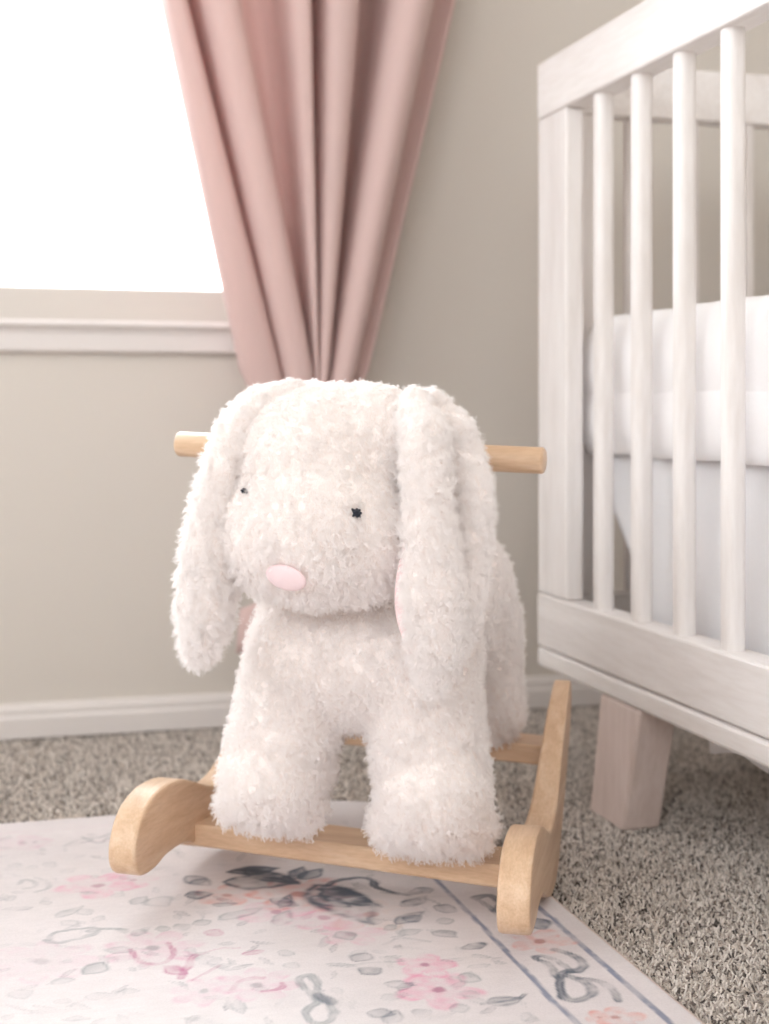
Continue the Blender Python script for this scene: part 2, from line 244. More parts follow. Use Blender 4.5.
# the rest of the room behind and beside the camera, with two unseen openings added to let sky light in
bm = bmesh.new()
box(bm, XL-.1, XR+.1, -2.0, -1.9, 0, 1.15); box(bm, XL-.1, XR+.1, -2.0, -1.9, 2.2, ZC); box(bm, XL-.1, -2.3, -2.0, -1.9, 1.15, 2.2); box(bm, 0, XR+.1, -2.0, -1.9, 1.15, 2.2)
struct(obj('wall_front', bm, M['wall']))
bm = bmesh.new()
box(bm, XL-.1, XL, -1.9, WY, 0, 1.15); box(bm, XL-.1, XL, -1.9, WY, 2.2, ZC); box(bm, XL-.1, XL, -1.9, -1.5, 1.15, 2.2); box(bm, XL-.1, XL, 1.5, WY, 1.15, 2.2)
struct(obj('wall_left', bm, M['wall']))
struct(obj('ceiling', bbox(XL, XR+.1, -2.6, WY+.12, ZC, ZC+.05, 0), M['ceil']))
prof = [(0, 0), (-.013, 0), (-.013, .026), (-.010, .031), (-.010, .038), (-.006, .044), (0, .046)]
struct(obj('baseboard_back', extrude_x([(WY+y, z) for y, z in prof], XL, XR), M['white']))
bm = extrude_x([(y, z) for y, z in prof], -2.6, WY-.013)
bmesh.ops.rotate(bm, verts=bm.verts, matrix=Matrix.Rotation(math.pi/2, 3, 'Z')); bmesh.ops.translate(bm, verts=bm.verts, vec=(XR, 0, 0))
for v in bm.verts: v.co.x = XR-abs(v.co.x-XR)
bmesh.ops.recalc_face_normals(bm, faces=bm.faces)
struct(obj('baseboard_right', bm, M['white']))
# window unit, stool and apron
bm = bmesh.new(); fy0, fy1 = WY+.075, WY+.118
box(bm, WX0, WX1, fy0, fy1, WZ0, WZ0+.052); box(bm, WX0, WX1, fy0, fy1, WZ1-.05, WZ1)
box(bm, WX0, WX0+.05, fy0, fy1, WZ0+.052, WZ1-.05); box(bm, WX1-.05, WX1, fy0, fy1, WZ0+.052, WZ1-.05)
bevel(bm, .003)
win = struct(obj('window_1', bm, M['vinyl']))
struct(obj('pane', bbox(WX0+.048, WX1-.048, WY+.094, WY+.100, WZ0+.05, WZ1-.048, 0), M['glass'], win))
stool = extrude_x([(WY+.075, WZ0-.012), (WY-.018, WZ0-.012), (WY-.023, WZ0-.008), (WY-.023, WZ0-.004), (WY-.018, WZ0), (WY+.075, WZ0)], WX0-.05, WX1-.055)
struct(obj('trim_1', stool, M['white']))
apron = extrude_x([(WY, .523), (WY-.008, .523), (WY-.013, .527), (WY-.013, .549), (WY-.016, .556), (WY, .556)], WX0-.03, WX1-.09)
struct(obj('trim_2', apron, M['white']))

# ------------------------------------------------------------------ curtain
def curtain():
    root = thing('curtain', 'dusty pink pleated curtain gathered into a tieback beside the window', 'curtain', (.44, 1.95, 0))
    top = [(156,0.0),(163,0.02),(176,0.015),(181,-0.045),(189,-0.045),(193,0.02),(209,0.035),(226,0.025),(233,-0.02),(256,-0.04),(275,-0.025),(280,0.02),(290,0.03),(301,0.02),(305,-0.06),(313,-0.06),(318,0.02),(335,0.035),(351,0.02),(356,-0.04),(368,-0.045),(380,-0.03),(386,0.025),(404,0.045),(424,0.03),(430,-0.02),(445,-0.025),(459,-0.01)]
    bot = [241,247,277,280,282,285,298,309,311,312,312.5,313,313.5,314,314.5,316,317,321,325,326,327.5,329,331,341,351,353,358,369]
    fx = lambda p: .24822+(p-165)/(459-165)*(.65808-.24822)
    fb = lambda p: .34986+(p-241)/(369-241)*(.52772-.34986)
    rows = []
    zs = list(np.linspace(2.44, 1.1, 12))+list(np.linspace(1.04, .42, 40))+list(np.linspace(.405, .12, 16))
    n = len(top)
    for z in zs:
        if z >= .495: g = (z-.495)/(1.02-.495); g = g if g < 1 else 1+.55*(1-math.exp(-(g-1)))
        elif z >= .42: g = -.30*(1-((z-.42)/.075))
        else: g = -.30+.35*((.42-z)/.3)**.7
        amp = min(1.25, .42+.58*max(g, 0)**.8)
        if z < .495: amp = .42
        P = []
        for i in range(n):
            xt, xb = fx(top[i][0]), fb(bot[i])
            x = xb+(xt-xb)*g if g >= 0 else .441+(xb-.441)*(1+g*1.6) if z >= .42 else .441+(xb-.441)*(.52-.12*((.42-z)/.3)**.8)
            P.append((x-.44, -top[i][1]*1.45*amp-(.012 if z < .5 else 0)*0, z))
        rows.append(catmull(P, 4))
    bm = bmesh.new(); V = [[bm.verts.new(p) for p in r] for r in rows]
    for a, b in zip(V, V[1:]):
        for i in range(len(a)-1): bm.faces.new((a[i], a[i+1], b[i+1], b[i]))
    o = obj('drape', bm, M['curtain'], root, True)
    so = o.modifiers.new('thick', 'SOLIDIFY'); so.thickness = .0018
    # band that holds it
    bm = bmesh.new(); R = []
    for k in range(40):
        a = 2*math.pi*k/40
        R.append([bm.verts.new((.001+.058*math.cos(a), .03*math.sin(a), .42+dz+.006*math.cos(a))) for dz in (-.016, .016)])
    for k in range(40): bm.faces.new((R[k][0], R[(k+1) % 40][0], R[(k+1) % 40][1], R[k][1]))
    t = obj('tieback', bm, M['curtain'], root, True); t.modifiers.new('thick', 'SOLIDIFY').thickness = .003
curtain()

# ------------------------------------------------------------------ crib
CX0, CX1, CY0, CY1, CZ = .667, 1.367, .33, 1.679, .867
def crib():
    root = thing('crib', 'whitewashed wooden baby crib with vertical slats standing by the right side', 'crib', (0, 0, 0))
    for sx, x0, x1 in ((0, CX0, CX0+.034), (1, CX1-.034, CX1)):
        obj('top_rail', bbox(x0, x1, CY0, CY1, .799, CZ, .003), M['crib'], root)
        obj('bottom_rail', bbox(x0, x1, CY0, CY1, .158, .222, .003), M['crib'], root)
        obj('base_strip', bbox(x0-.0, x1, CY0, CY1, .133, .1565, .004), M['crib'], root)
        for y0, y1 in ((CY1-.088, CY1-.0005), (CY0+.0005, CY0+.088)):
            obj('post', bbox(x0+.001, x0+.024, y0, y1, .2225, .7985, .003), M['crib_v'], root)
        y = 1.518; first = None
        while y > CY0+.12:
            if first is None:
                bm = bbox(x0+.006, x0+.026, y-.011, y+.011, .218, .803, 0)
                e = [e for e in bm.edges if abs(e.verts[0].co.z-e.verts[1].co.z) > .1]
                bmesh.ops.bevel(bm, geom=e, offset=.0075, segments=4, affect='EDGES', profile=.5)
                first = obj('slat', bm, M['crib_v'], root); y0 = y
            else:
                c = first.copy(); C.objects.link(c); c.location = (0, y-y0, 0)
            y -= .0967
    for y0, y1 in ((CY1-.034, CY1-.002), (CY0+.002, CY0+.034)):
        xa, xb = CX0+.0345, CX1-.0345
        obj('end_rail', bbox(xa, xb, y0, y1, .803, CZ-.001, .003), M['crib'], root)
        obj('end_base_rail', bbox(xa, xb, y0, y1, .14, .222, .003), M['crib'], root)
        for px0, px1 in ((xa, xa+.05), (xb-.05, xb)):
            obj('end_post', bbox(px0, px1, y0+.001, y1-.001, .2225, .8025, .002), M['crib_v'], root)
        first = None
        for k in range(7):
            x = xa+.085+k*(xb-xa-.17)/6
            if first is None:
                bm = bbox(x-.011, x+.011, y0+.005, y1-.005, .218, .806, 0)
                e = [e for e in bm.edges if abs(e.verts[0].co.z-e.verts[1].co.z) > .1]
                bmesh.ops.bevel(bm, geom=e, offset=.007, segments=3, affect='EDGES')
                first = obj('slat', bm, M['crib_v'], root); xf = x
            else:
                c = first.copy(); C.objects.link(c); c.location = (x-xf, 0, 0)
    bm = bmesh.new(); box(bm, CX0+.09, CX1-.09, CY0+.05, CY1-.05, .375, .392)
    obj('mattress_support', bm, M['crib'], root)
    # splayed tapered legs
    for mx in (0, 1):
        for my in (0, 1):
            bm = bmesh.new()
            tp = [(.002, 1.396), (.046, 1.396), (.046, 1.496), (.002, 1.496)]; bt = [(-.001, 1.434), (.044, 1.434), (.044, 1.519), (-.001, 1.519)]
            f = lambda p: ((CX0+p[0]) if not mx else CX1-p[0], p[1] if not my else CY0+CY1-p[1])
            a = [bm.verts.new((*f(p), .133)) for p in tp]; b = [bm.verts.new((*f(p), -.003)) for p in bt]
            bm.faces.new(a); bm.faces.new(b[::-1])
            for i in range(4): bm.faces.new((a[i], b[i], b[(i+1) % 4], a[(i+1) % 4]))
            bmesh.ops.recalc_face_normals(bm, faces=bm.faces); bevel(bm, .004, 3)
            obj('leg', bm, M['leg'], root)
crib()

def noise2(x, y, seed, sc):
    r = np.random.default_rng(seed).random((64, 64)); x = np.asarray(x)*sc; y = np.asarray(y)*sc
    xi = np.floor(x).astype(int); yi = np.floor(y).astype(int); fx = x-xi; fy = y-yi
    fx = fx*fx*(3-2*fx); fy = fy*fy*(3-2*fy); g = lambda a, b: r[a % 64, b % 64]
    return (g(xi, yi)*(1-fx)+g(xi+1, yi)*fx)*(1-fy)+(g(xi, yi+1)*(1-fx)+g(xi+1, yi+1)*fx)*fy

# mattress in its fitted sheet: superellipse box with puckers
def mattress():
    x0, x1, y0, y1, z0, z1 = CX0+.036, CX1-.036, CY0+.05, CY1-.037, .394, .556
    cx, cy, hx, hy = (x0+x1)/2, (y0+y1)/2, (x1-x0)/2, (y1-y0)/2
    ring = []
    def edge(n, a, b): return [(a[0]+(b[0]-a[0])*t, a[1]+(b[1]-a[1])*t) for t in np.linspace(0, 1, n, endpoint=False)]
    r = .025
    for (sx, sy, a0) in ((1, 1, 0), (-1, 1, 90), (-1, -1, 180), (1, -1, 270)):
        arc = [(cx+sx*(hx-r)+r*math.cos(math.radians(a0+t)), cy+sy*(hy-r)+r*math.sin(math.radians(a0+t))) for t in range(0, 91, 9)]
        ring.append(arc)
    path = []
    for k in range(4):
        path += ring[k]; path += edge(90 if k in (1, 3) else 40, ring[k][-1], ring[(k+1) % 4][0])[1:]
    bm = bmesh.new(); levels = []
    prof = [(-.016, 0.), (-.010, .0), (-.004, .010), (.0, .03), (.001, .05), (-.0015, .066), (-.002, .070), (.001, .085), (.002, .105), (.0, .125), (-.006, .143), (-.012, .152), (-.018, .1575), (-.022, .160)]
    prof = [tuple(p) for p in catmull(prof, 3)]
    L = len(path)
    for j, (dd, dz) in enumerate(prof):
        row = []
        for i, (x, y) in enumerate(path):
            a, b = path[i-1], path[(i+1) % L]; tx, ty = b[0]-a[0], b[1]-a[1]; ln = math.hypot(tx, ty) or 1
            nx, ny = ty/ln, -tx/ln
            w = float(noise2(i*.11, dz*6, 5, 1.7)-.5)*.006*(1 if dd > -.03 else 0)+float(noise2(i*.35, dz*16, 8, 1.3)-.5)*.003*(1 if dz < .05 and dd > -.03 else .3)
            zz = z0+dz+(float(noise2(i*.3, 1, 3, 1.))-.5)*(.006 if .0 < dz < .02 else .003)
            row.append(bm.verts.new((x+nx*(dd+w), y+ny*(dd+w), zz)))
        levels.append(row)
    ctr = bm.verts.new((cx, cy, z1+.012))
    for a, b in zip(levels, levels[1:]):
        for i in range(L): bm.faces.new((a[i], a[(i+1) % L], b[(i+1) % L], b[i]))
    bm.faces.new(levels[0][::-1]); [bm.faces.new((levels[-1][i], levels[-1][(i+1) % L], ctr)) for i in range(L)]; bmesh.ops.recalc_face_normals(bm, faces=bm.faces)
    o = obj('mattress', bm, M['sheet'], None, True)
    tag(o, 'thick crib mattress in a puckered white fitted sheet behind the slats', 'mattress')
mattress()

def skirt():
    bm = bmesh.new(); V = []
    x = CX0+.062; nz = 26; ny = 120
    for j in range(nz):
        t = j/(nz-1); z = .3935-t*.288
        yend = 1.618-.02*t-.26*t**1.6
        row = []
        for i in range(ny):
            s = i/(ny-1); y = CY0+.08+(yend-CY0-.08)*s
            fold = .011*t**.7*(math.sin(y*31+1.2*math.sin(y*9))+.4*math.sin(y*67))+.010*t
            row.append(bm.verts.new((x-fold*.8, y, z-.006*t*math.sin(y*48))))
        V.append(row)
    for a, b in zip(V, V[1:]):
        for i in range(ny-1): bm.faces.new((a[i], a[i+1], b[i+1], b[i]))
    # the part that lies on the support under the mattress
    top = [bm.verts.new((v.co.x+.15, v.co.y, v.co.z)) for v in V[0]]
    for i in range(ny-1): bm.faces.new((top[i], top[i+1], V[0][i+1], V[0][i]))
    o = obj('crib_skirt', bm, M['skirt'], None, True); o.modifiers.new('thick', 'SOLIDIFY').thickness = .0012
    tag(o, 'white cloth skirt hanging below the mattress inside the crib', 'skirt')
skirt()

# ------------------------------------------------------------------ rug
def rug():
    XE, YE, RC, H = RUGX, RUGY, RUGR, .005
    X0, X1, Y0, Y1 = -.16, XE, .80, YE
    st_ = .0019
    gx = np.concatenate([np.linspace(-1.1, X0, 40)[:-1], np.arange(X0, X1+1e-9, st_)]); gx[-1] = X1
    gy = np.concatenate([np.linspace(-.7, Y0, 50)[:-1], np.arange(Y0, Y1+1e-9, st_)]); gy[-1] = Y1
    GX, GY = np.meshgrid(gx, gy, indexing='ij')
    # print
    col = np.empty(GX.shape+(3,)); base = np.array(lin((220, 215, 216))[:3]); col[:] = base
    m1 = noise2(GX, GY, 1, 14); m2 = noise2(GX, GY, 2, 60); m3 = noise2(GX*.35, GY, 4, 260); m4 = noise2(GX, GY, 9, 160)
    col *= (1+.05*(m1-.5)+.04*(m2-.5)+.05*(m3-.5))[..., None]
    col += np.array([.0, -.012, -.008])*(noise2(GX, GY, 12, 5)-.4)[..., None]
    cols = {k: np.array(lin(v)[:3]) for k, v in dict(slate=(98, 106, 118), grey=(150, 156, 160), coral=(222, 142, 130), pink=(226, 152, 182), rose=(214, 166, 188), plum=(186, 120, 150), tan=(214, 190, 176), blue=(112, 122, 148)).items()}
    mott = np.clip(.25+1.0*m2+.55*(m4-.5)+.3*(m3-.5), .15, 1)
    wx = GX+.004*(noise2(GX, GY, 21, 45)-.5)+.003*(noise2(GX, GY, 23, 120)-.5); wy = GY+.004*(noise2(GX, GY, 22, 45)-.5)+.003*(noise2(GX, GY, 24, 120)-.5)
    def blend(sl, a, c):
        col[sl] = col[sl]*(1-a[..., None])+c*a[..., None]
    def win(x0, x1, y0, y1):
        i0, i1 = np.searchsorted(gx, [x0, x1]); j0, j1 = np.searchsorted(gy, [y0, y1]); return (slice(i0, i1), slice(j0, j1))
    sm = lambda v: np.clip(v, 0, 1)**2*(3-2*np.clip(v, 0, 1))
    def seg(px, py, a, b):
        dx, dy = b[0]-a[0], b[1]-a[1]; l2 = dx*dx+dy*dy+1e-12
        t = np.clip(((px-a[0])*dx+(py-a[1])*dy)/l2, 0, 1); return np.hypot(px-a[0]-t*dx, py-a[1]-t*dy), t
    def flower(x, y, r, c, n, a, ph):
        s_ = win(x-r*1.2, x+r*1.2, y-r*1.2, y+r*1.2)
        if not GX[s_].size: return
        px, py = wx[s_]-x, wy[s_]-y; rr = np.hypot(px, py)/r; th = np.arctan2(py, px)+ph
        lob = .5+.5*np.abs(np.cos(n*th/2))**.7
        inside = sm((lob-rr)/.12); edge = np.exp(-((lob-.06-rr)/.08)**2); vein = .6+.4*np.abs(np.cos(n*th/2))
        blend(s_, np.clip(.72*a*(.55*inside*vein+.5*edge)*(.35+1.1*m4[s_])*mott[s_]*1.5, 0, .95), cols[c])
        blend(s_, np.clip(a*1.1*sm((.2-rr)/.1), 0, .9), cols[{'pink': 'plum', 'rose': 'grey', 'coral': 'coral', 'tan': 'coral'}[c]]*(.55 if c == 'coral' else .8))
    def leaf(x0, y0, x1, y1, w, c, a, fill):
        s_ = win(min(x0, x1)-w, max(x0, x1)+w, min(y0, y1)-w, max(y0, y1)+w)
        if not GX[s_].size: return
        L = math.hypot(x1-x0, y1-y0); ux, uy = (x1-x0)/L, (y1-y0)/L
        px, py = wx[s_]-(x0+x1)/2, wy[s_]-(y0+y1)/2; t = (px*ux+py*uy)/(L/2); q = (-px*uy+py*ux)/(w*.75)
        lim = .92*np.clip(1-np.abs(t)**2., 0, 1)**.85*(1-.3*t); d = lim-np.abs(q)
        ins = sm(d/.3)*(np.abs(t) < 1); edge = np.exp(-((d-.12)/.16)**2)*(np.abs(t) < 1.02)
        shade = .55+.45*sm((q+.5))
        blend(s_, np.clip(a*(fill*ins*shade+.75*edge)*mott[s_]*1.35, 0, .95), cols[c])
    def stroke(pts, w, c, a):
        P = [tuple(p) for p in catmull(pts, 5)] if len(pts) > 2 else pts
        xs = [p[0] for p in P]; ys = [p[1] for p in P]; s_ = win(min(xs)-w*2, max(xs)+w*2, min(ys)-w*2, max(ys)+w*2)
        if not GX[s_].size: return
        d = np.full(GX[s_].shape, 9.)
        for p, q in zip(P, P[1:]): d = np.minimum(d, seg(wx[s_], wy[s_], p, q)[0])
        k = sm((w*.75-d)/(w*.45)); hole = 1-.35*np.exp(-(d/(w*.3))**2)
        blend(s_, np.clip(a*k*hole*mott[s_]*1.5, 0, .95), cols[c])
    # faint filler sprigs all over, then the border lines and the motifs
    for k in range(420):
        x, y = random.uniform(-.15, .40), random.uniform(.8, 1.56); a_ = random.uniform(0, 6.28); l = random.uniform(.010, .028)
        leaf(x, y, x+l*math.cos(a_), y+l*math.sin(a_), random.uniform(.003, .007), random.choice(['grey', 'grey', 'slate']), random.uniform(.15, .38), .6)
    for f_ in FLOWERS:
        if f_[3] in ('tan', 'coral'): flower(*f_)
    for f_ in FLOWERS:
        if f_[3] not in ('tan', 'coral'): flower(*f_)
    for l_ in LEAVES: leaf(*l_)
    for s__ in STROKES: stroke(*s__)
    for X_, w_ in ((.419, .0048), (.4838, .0052)):
        a = np.clip(sm((w_/2+.0008-np.abs(wx*.5+GX*.5-X_-.002*(noise2(GX*0, GY, 31, 9)-.5)))/.0016)*(.3+.7*m2+.35*m4)*(GY < 1.45), 0, .92)*.85
        blend((slice(None), slice(None)), a, cols['blue'])
    for Y_, w_ in ((1.522, .005), (1.578, .005)):
        a = np.clip(sm((w_/2-np.abs(wy-Y_))/.0016)*.18*m2*(GX < .42), 0, 1); blend((slice(None), slice(None)), a, cols['rose'])
    bind = sm((GX-(XE-.006))/.002); blend((slice(None), slice(None)), bind*.5, np.array(lin((206, 180, 158))[:3]))
    # shape: rounded corner, edge rolled to the floor, soft undulation
    cxr, cyr = XE-RC, YE-RC; dx = np.maximum(GX-cxr, 0); dy = np.maximum(GY-cyr, 0); rr = np.hypot(dx, dy)
    both = (dx > 0) & (dy > 0)
    m_ = np.maximum(dx, dy); k = np.where(both & (rr > 1e-9), m_/np.maximum(rr, 1e-9), 1.)
    PX = np.where(dx > 0, cxr+dx*k, GX); PY = np.where(dy > 0, cyr+dy*k, GY)
    de = np.minimum(XE-GX, YE-GY); PZ = H-(H-.001)*np.exp(-de/.0022)+.0012*(noise2(PX, PY, 40, 5)-.5)*np.clip(de/.05, 0, 1)
    nx, ny = GX.shape
    co = np.stack([PX, PY, PZ], -1).reshape(-1, 3)
    idx = np.arange(nx*ny).reshape(nx, ny)
    q = np.stack([idx[:-1, :-1], idx[1:, :-1], idx[1:, 1:], idx[:-1, 1:]], -1).reshape(-1, 4)
    me = bpy.data.meshes.new('rug'); me.vertices.add(len(co)); me.vertices.foreach_set('co', co.ravel())
    me.loops.add(q.size); me.loops.foreach_set('vertex_index', q.ravel()); me.polygons.add(len(q))
    me.polygons.foreach_set('loop_start', np.arange(0, q.size, 4)); me.polygons.foreach_set('loop_total', np.full(len(q), 4))
    me.update(); me.validate()
    ca = me.color_attributes.new('print', 'FLOAT_COLOR', 'POINT')
    ca.data.foreach_set('color', np.concatenate([np.clip(col, 0, 1).reshape(-1, 3), np.ones((nx*ny, 1))], 1).ravel())
    me.polygons.foreach_set('use_smooth', np.ones(len(q), bool))
    o = link('rug', me, M['rug'])
    tag(o, 'pale pink floral rug with blue border lines lying on the grey carpet', 'rug')
rug()

# ------------------------------------------------------------------ rocking bunny
YAW = math.atan2(-.46865, .88338)
root = thing('rocking_bunny', 'fluffy cream bunny ride-on rocker with wooden runners and handlebar', 'rocking toy', (.40658, 1.10513, 0), (0, 0, YAW))
ROLL = lambda u: -.04*u
under = [(.0, .027), (.025, .0265), (.05, .032), (.09, .031), (.125, .017), (.16, .0065), (.19, .006), (.22, .016), (.25, .036), (.285, .064), (.32, .094), (.352, .126), (.362, .150)]
over = [(.352, .166), (.315, .150), (.285, .132), (.26, .114), (.225, .088), (.19, .072), (.16, .068), (.135, .073), (.105, .084), (.075, .093), (.04, .094), (.012, .086), (-.004, .073), (-.013, .055), (-.012, .038)]
rprof = [tuple(p) for p in catmull(under+over, 5, True)]
for u0, ds, dz in ((.0, -.004, .0015), (-.343, .036, .0135)):
    bm = extrude_x([(s+ds, z+dz) for s, z in rprof], u0, u0+.027, .003)
    for v in bm.verts:   # the boards thin out towards the raised rear end, from the inner side
        k = min(max((v.co.y-ds-.17)/.19, 0), 1)
        if u0 > -.1: v.co.x = u0+.027-(u0+.027-v.co.x)*(1-.38*k)
        else: v.co.x = u0+(v.co.x-u0)*(1-.38*k)
    if u0 < -.1:   # the frame narrows towards the back
        bmesh.ops.rotate(bm, verts=bm.verts, cent=(u0+.027, ds, 0), matrix=Matrix.Rotation(math.radians(-6), 3, 'Z'))
    obj('runner', bm, M['beech'], root)

def bar(pr, pl, depth, h, ex=0):
    """bar between runners: (s,z) of the front lower edge at the right and left runner"""
    bm = bmesh.new(); vs = []
    for u, (s, z) in ((-.0005+ex, pr), (-.3195, pl)):
        vs.append([bm.verts.new((u, s+a, z+b)) for a, b in ((0, 0), (depth, 0), (depth, h), (0, h))])
    bm.faces.new(vs[0]); bm.faces.new(vs[1][::-1])
    for i in range(4): bm.faces.new((vs[0][i], vs[1][i], vs[1][(i+1) % 4], vs[0][(i+1) % 4]))
    bmesh.ops.recalc_face_normals(bm, faces=bm.faces); bevel(bm, .0025)
    return obj('crossbar', bm, M['beech_x'], root)
bar((.092, .0315), (.142, .037), .055, .0205)
bar((.298, .090), (.335, .099), .05, .02, .008)
# handlebar dowel
def dowel(p0, p1, r):
    p0, p1 = Vector(p0), Vector(p1); d = p1-p0; q = d.to_track_quat('Z', 'Y').to_matrix(); L = d.length; bm = bmesh.new(); rings = []
    for zz, rr in ((0, 0), (0, r-.0025), (.0008, r-.001), (.0025, r), (L-.0025, r), (L-.0008, r-.001), (L, r-.0025), (L, 0)):
        rings.append([bm.verts.new(p0+q @ Vector((rr*math.cos(a), rr*math.sin(a), zz))) for a in [2*math.pi*k/32 for k in range(32)]])
    for a, b in zip(rings, rings[1:]):
        for k in range(32): bm.faces.new((a[k], a[(k+1) % 32], b[(k+1) % 32], b[k]))
    bmesh.ops.remove_doubles(bm, verts=bm.verts, dist=1e-6); bmesh.ops.recalc_face_normals(bm, faces=bm.faces)
    return bm
obj('handlebar', dowel((.0235, .125, .4005), (-.331, .165, .4125), .0118), M['beech_x'], root, True)

def blob(name, chains, voxel=.0045, smooth=14, lump=.0022):
    """one closed skin grown round chains of tapered capsules"""
    bm = bmesh.new()
    for ch in chains:
        pts = []
        for a, b in zip(ch, ch[1:] if len(ch) > 1 else ch):
            a, b = np.array(a), np.array(b); n = max(2, int(np.linalg.norm(b[:3]-a[:3])/(.35*min(a[3], b[3])))+1) if len(ch) > 1 else 1
            for t in (np.linspace(0, 1, n) if n > 1 else [0]): pts.append(a+(b-a)*t)
        for p in pts:
            mtx = Matrix.Translation(p[:3])
            bmesh.ops.create_icosphere(bm, subdivisions=3, radius=p[3], matrix=mtx)
    me = bpy.data.meshes.new(name); bm.to_mesh(me); bm.free()
    tmp = bpy.data.objects.new('tmp', me); C.objects.link(tmp)
    r = tmp.modifiers.new('r', 'REMESH'); r.mode = 'VOXEL'; r.voxel_size = voxel
    dg = bpy.context.evaluated_depsgraph_get(); dg.update()
    out = bpy.data.meshes.new_from_object(tmp.evaluated_get(dg)); bpy.data.objects.remove(tmp); bpy.data.meshes.remove(me)
    out.name = name
    co = np.empty(len(out.vertices)*3); out.vertices.foreach_get('co', co); co = co.reshape(-1, 3)
    ed = np.empty(len(out.edges)*2, int); out.edges.foreach_get('vertices', ed); ed = ed.reshape(-1, 2)
    deg = np.bincount(ed.ravel(), minlength=len(co))[:, None]
    for k in range(smooth):
        acc = np.zeros_like(co); np.add.at(acc, ed[:, 0], co[ed[:, 1]]); np.add.at(acc, ed[:, 1], co[ed[:, 0]])
        lam = .6 if k % 2 == 0 else -.35
        co = co+(acc/np.maximum(deg, 1)-co)*lam
    if lump:
        out.vertices.foreach_set('co', co.ravel()); out.update()
        nr = np.empty(len(co)*3); out.vertices.foreach_get('normal', nr); nr = nr.reshape(-1, 3)
        h = noise2(co[:, 0]+co[:, 1]*.7, co[:, 2]+co[:, 1]*.4, 51, 120)+noise2(co[:, 0]-co[:, 1]*.6, co[:, 2]-co[:, 1]*.5, 52, 150)
        co = co+nr*((h-1)*lump)[:, None]
    out.vertices.foreach_set('co', co.ravel()); out.update()
    for p in out.polygons: p.use_smooth = True
    return out, co

def fur(o, count, kids, length, seed, dens=None, rand=.5):
    md = o.modifiers.new('fur', 'PARTICLE_SYSTEM'); ps = md.particle_system; s = ps.settings
    ps.seed = seed; s.type = 'HAIR'; s.count = count; s.hair_length = length; s.hair_step = 4; s.use_advanced_hair = True
    s.use_modifier_stack = False; s.emit_from = 'FACE'; s.use_emit_random = True; s.use_even_distribution = True; s.distribution = 'RAND'
    s.factor_random = length*rand; s.object_align_factor = (0, 0, -length*.35)
    s.length_random = .35
    s.display_step = 3; s.render_step = 3
    s.child_type = 'SIMPLE'; s.child_percent = 2; s.rendered_child_count = kids
    s.child_length = 1; s.child_radius = .0026; s.child_roundness = .3; s.clump_factor = .85; s.clump_shape = .15
    s.roughness_1 = .003; s.roughness_1_size = .01; s.roughness_2 = .004; s.roughness_2_size = 1.; s.roughness_endpoint = .002
    s.kink = 'CURL'; s.kink_amplitude = .0014; s.kink_frequency = 1.6; s.kink_shape = .2
    s.root_radius = .00022; s.tip_radius = .00012; s.radius_scale = 1.; s.use_close_tip = False
    s.material = 2
    if dens: ps.vertex_group_density = dens
    return ps

me, co = blob('plush_body', BODY)
body = link('plush_body', me, M['backing'], root); me.materials.append(M['fur'])
tag(body, 'shaggy cream body with round head and four stubby legs')
bvh = BVHTree.FromPolygons([Vector(c) for c in co], [tuple(p.vertices) for p in me.polygons])
def front_hit(u, z):
    return bvh.ray_cast(Vector((u, -.4, z)), Vector((0, 1, 0)))[:2]
vg = body.vertex_groups.new(name='fur_density')
w = np.ones(len(co))
EYES = []
NOSE_UZ, EYE_UZ = (-.1635, .3135), ((-.112, .363), (-.2035, .3785))
np_, nn_ = front_hit(*NOSE_UZ)
for i, c in enumerate(co):
    d = math.hypot((c[0]-np_.x)/.0195, (c[2]-np_.z)/.0125)
    if c[1] < .06 and d < 1.15: w[i] = 0
for k in (0., 1.):
    vg.add([int(i) for i in np.nonzero(w == k)[0]], k, 'REPLACE')
FUR_L = .0034
fur(body, 52000, 11, FUR_L, 3, 'fur_density')
for nm, ch, sd, lab in (('ear', EAR_LEFT, 5, None), ('ear', EAR_RIGHT, 6, None)):
    em, ec = blob('ear', ch, .004, 10)
    ear = link('ear', em, M['backing'], root); em.materials.append(M['fur']); fur(ear, 5000 if sd == 5 else 8500, 13, FUR_L*.95, sd)
    if sd == 6:
        bm = bmesh.new()
        P = catmull([(-.0685, -.014, .338), (-.0700, -.018, .315), (-.0700, -.018, .285), (-.0630, -.018, .257), (-.054, -.016, .235)], 6)
        prev = None
        for i, p in enumerate(P):
            t = i/(len(P)-1); rr = .010*math.sin(math.pi*min(max(t*.92+.05, 0), 1))**.6+.001
            ring = [bm.verts.new((p[0]+rr*math.cos(a), p[1]+.5*rr*math.sin(a), p[2])) for a in [2*math.pi*k/14 for k in range(14)]]
            if prev:
                for k in range(14): bm.faces.new((prev[k], prev[(k+1) % 14], ring[(k+1) % 14], ring[k]))
            else: bm.faces.new(ring)
            prev = ring
        bm.faces.new(prev[::-1]); bmesh.ops.recalc_face_normals(bm, faces=bm.faces)
        tag(obj('ear_lining', bm, M['lining'], ear, True), 'smooth pink inner lining')
# nose: a puffed pink oval
bm = bmesh.new(); bmesh.ops.create_uvsphere(bm, u_segments=40, v_segments=20, radius=1)
for v in bm.verts:
    x, y, z = v.co; z *= 1+.18*x*0
    y2 = y*.0045; v.co = (x*.0185, y2, z*.0115)
R = Vector((0, -1, 0)).rotation_difference(nn_).to_matrix().to_4x4()
bmesh.ops.transform(bm, matrix=Matrix.Translation(np_+nn_*.0045) @ R @ Matrix.Rotation(math.radians(4), 4, 'Y'), verts=bm.verts)
tag(obj('nose', bm, M['pinksatin'], root, True), 'flat pink oval nose')
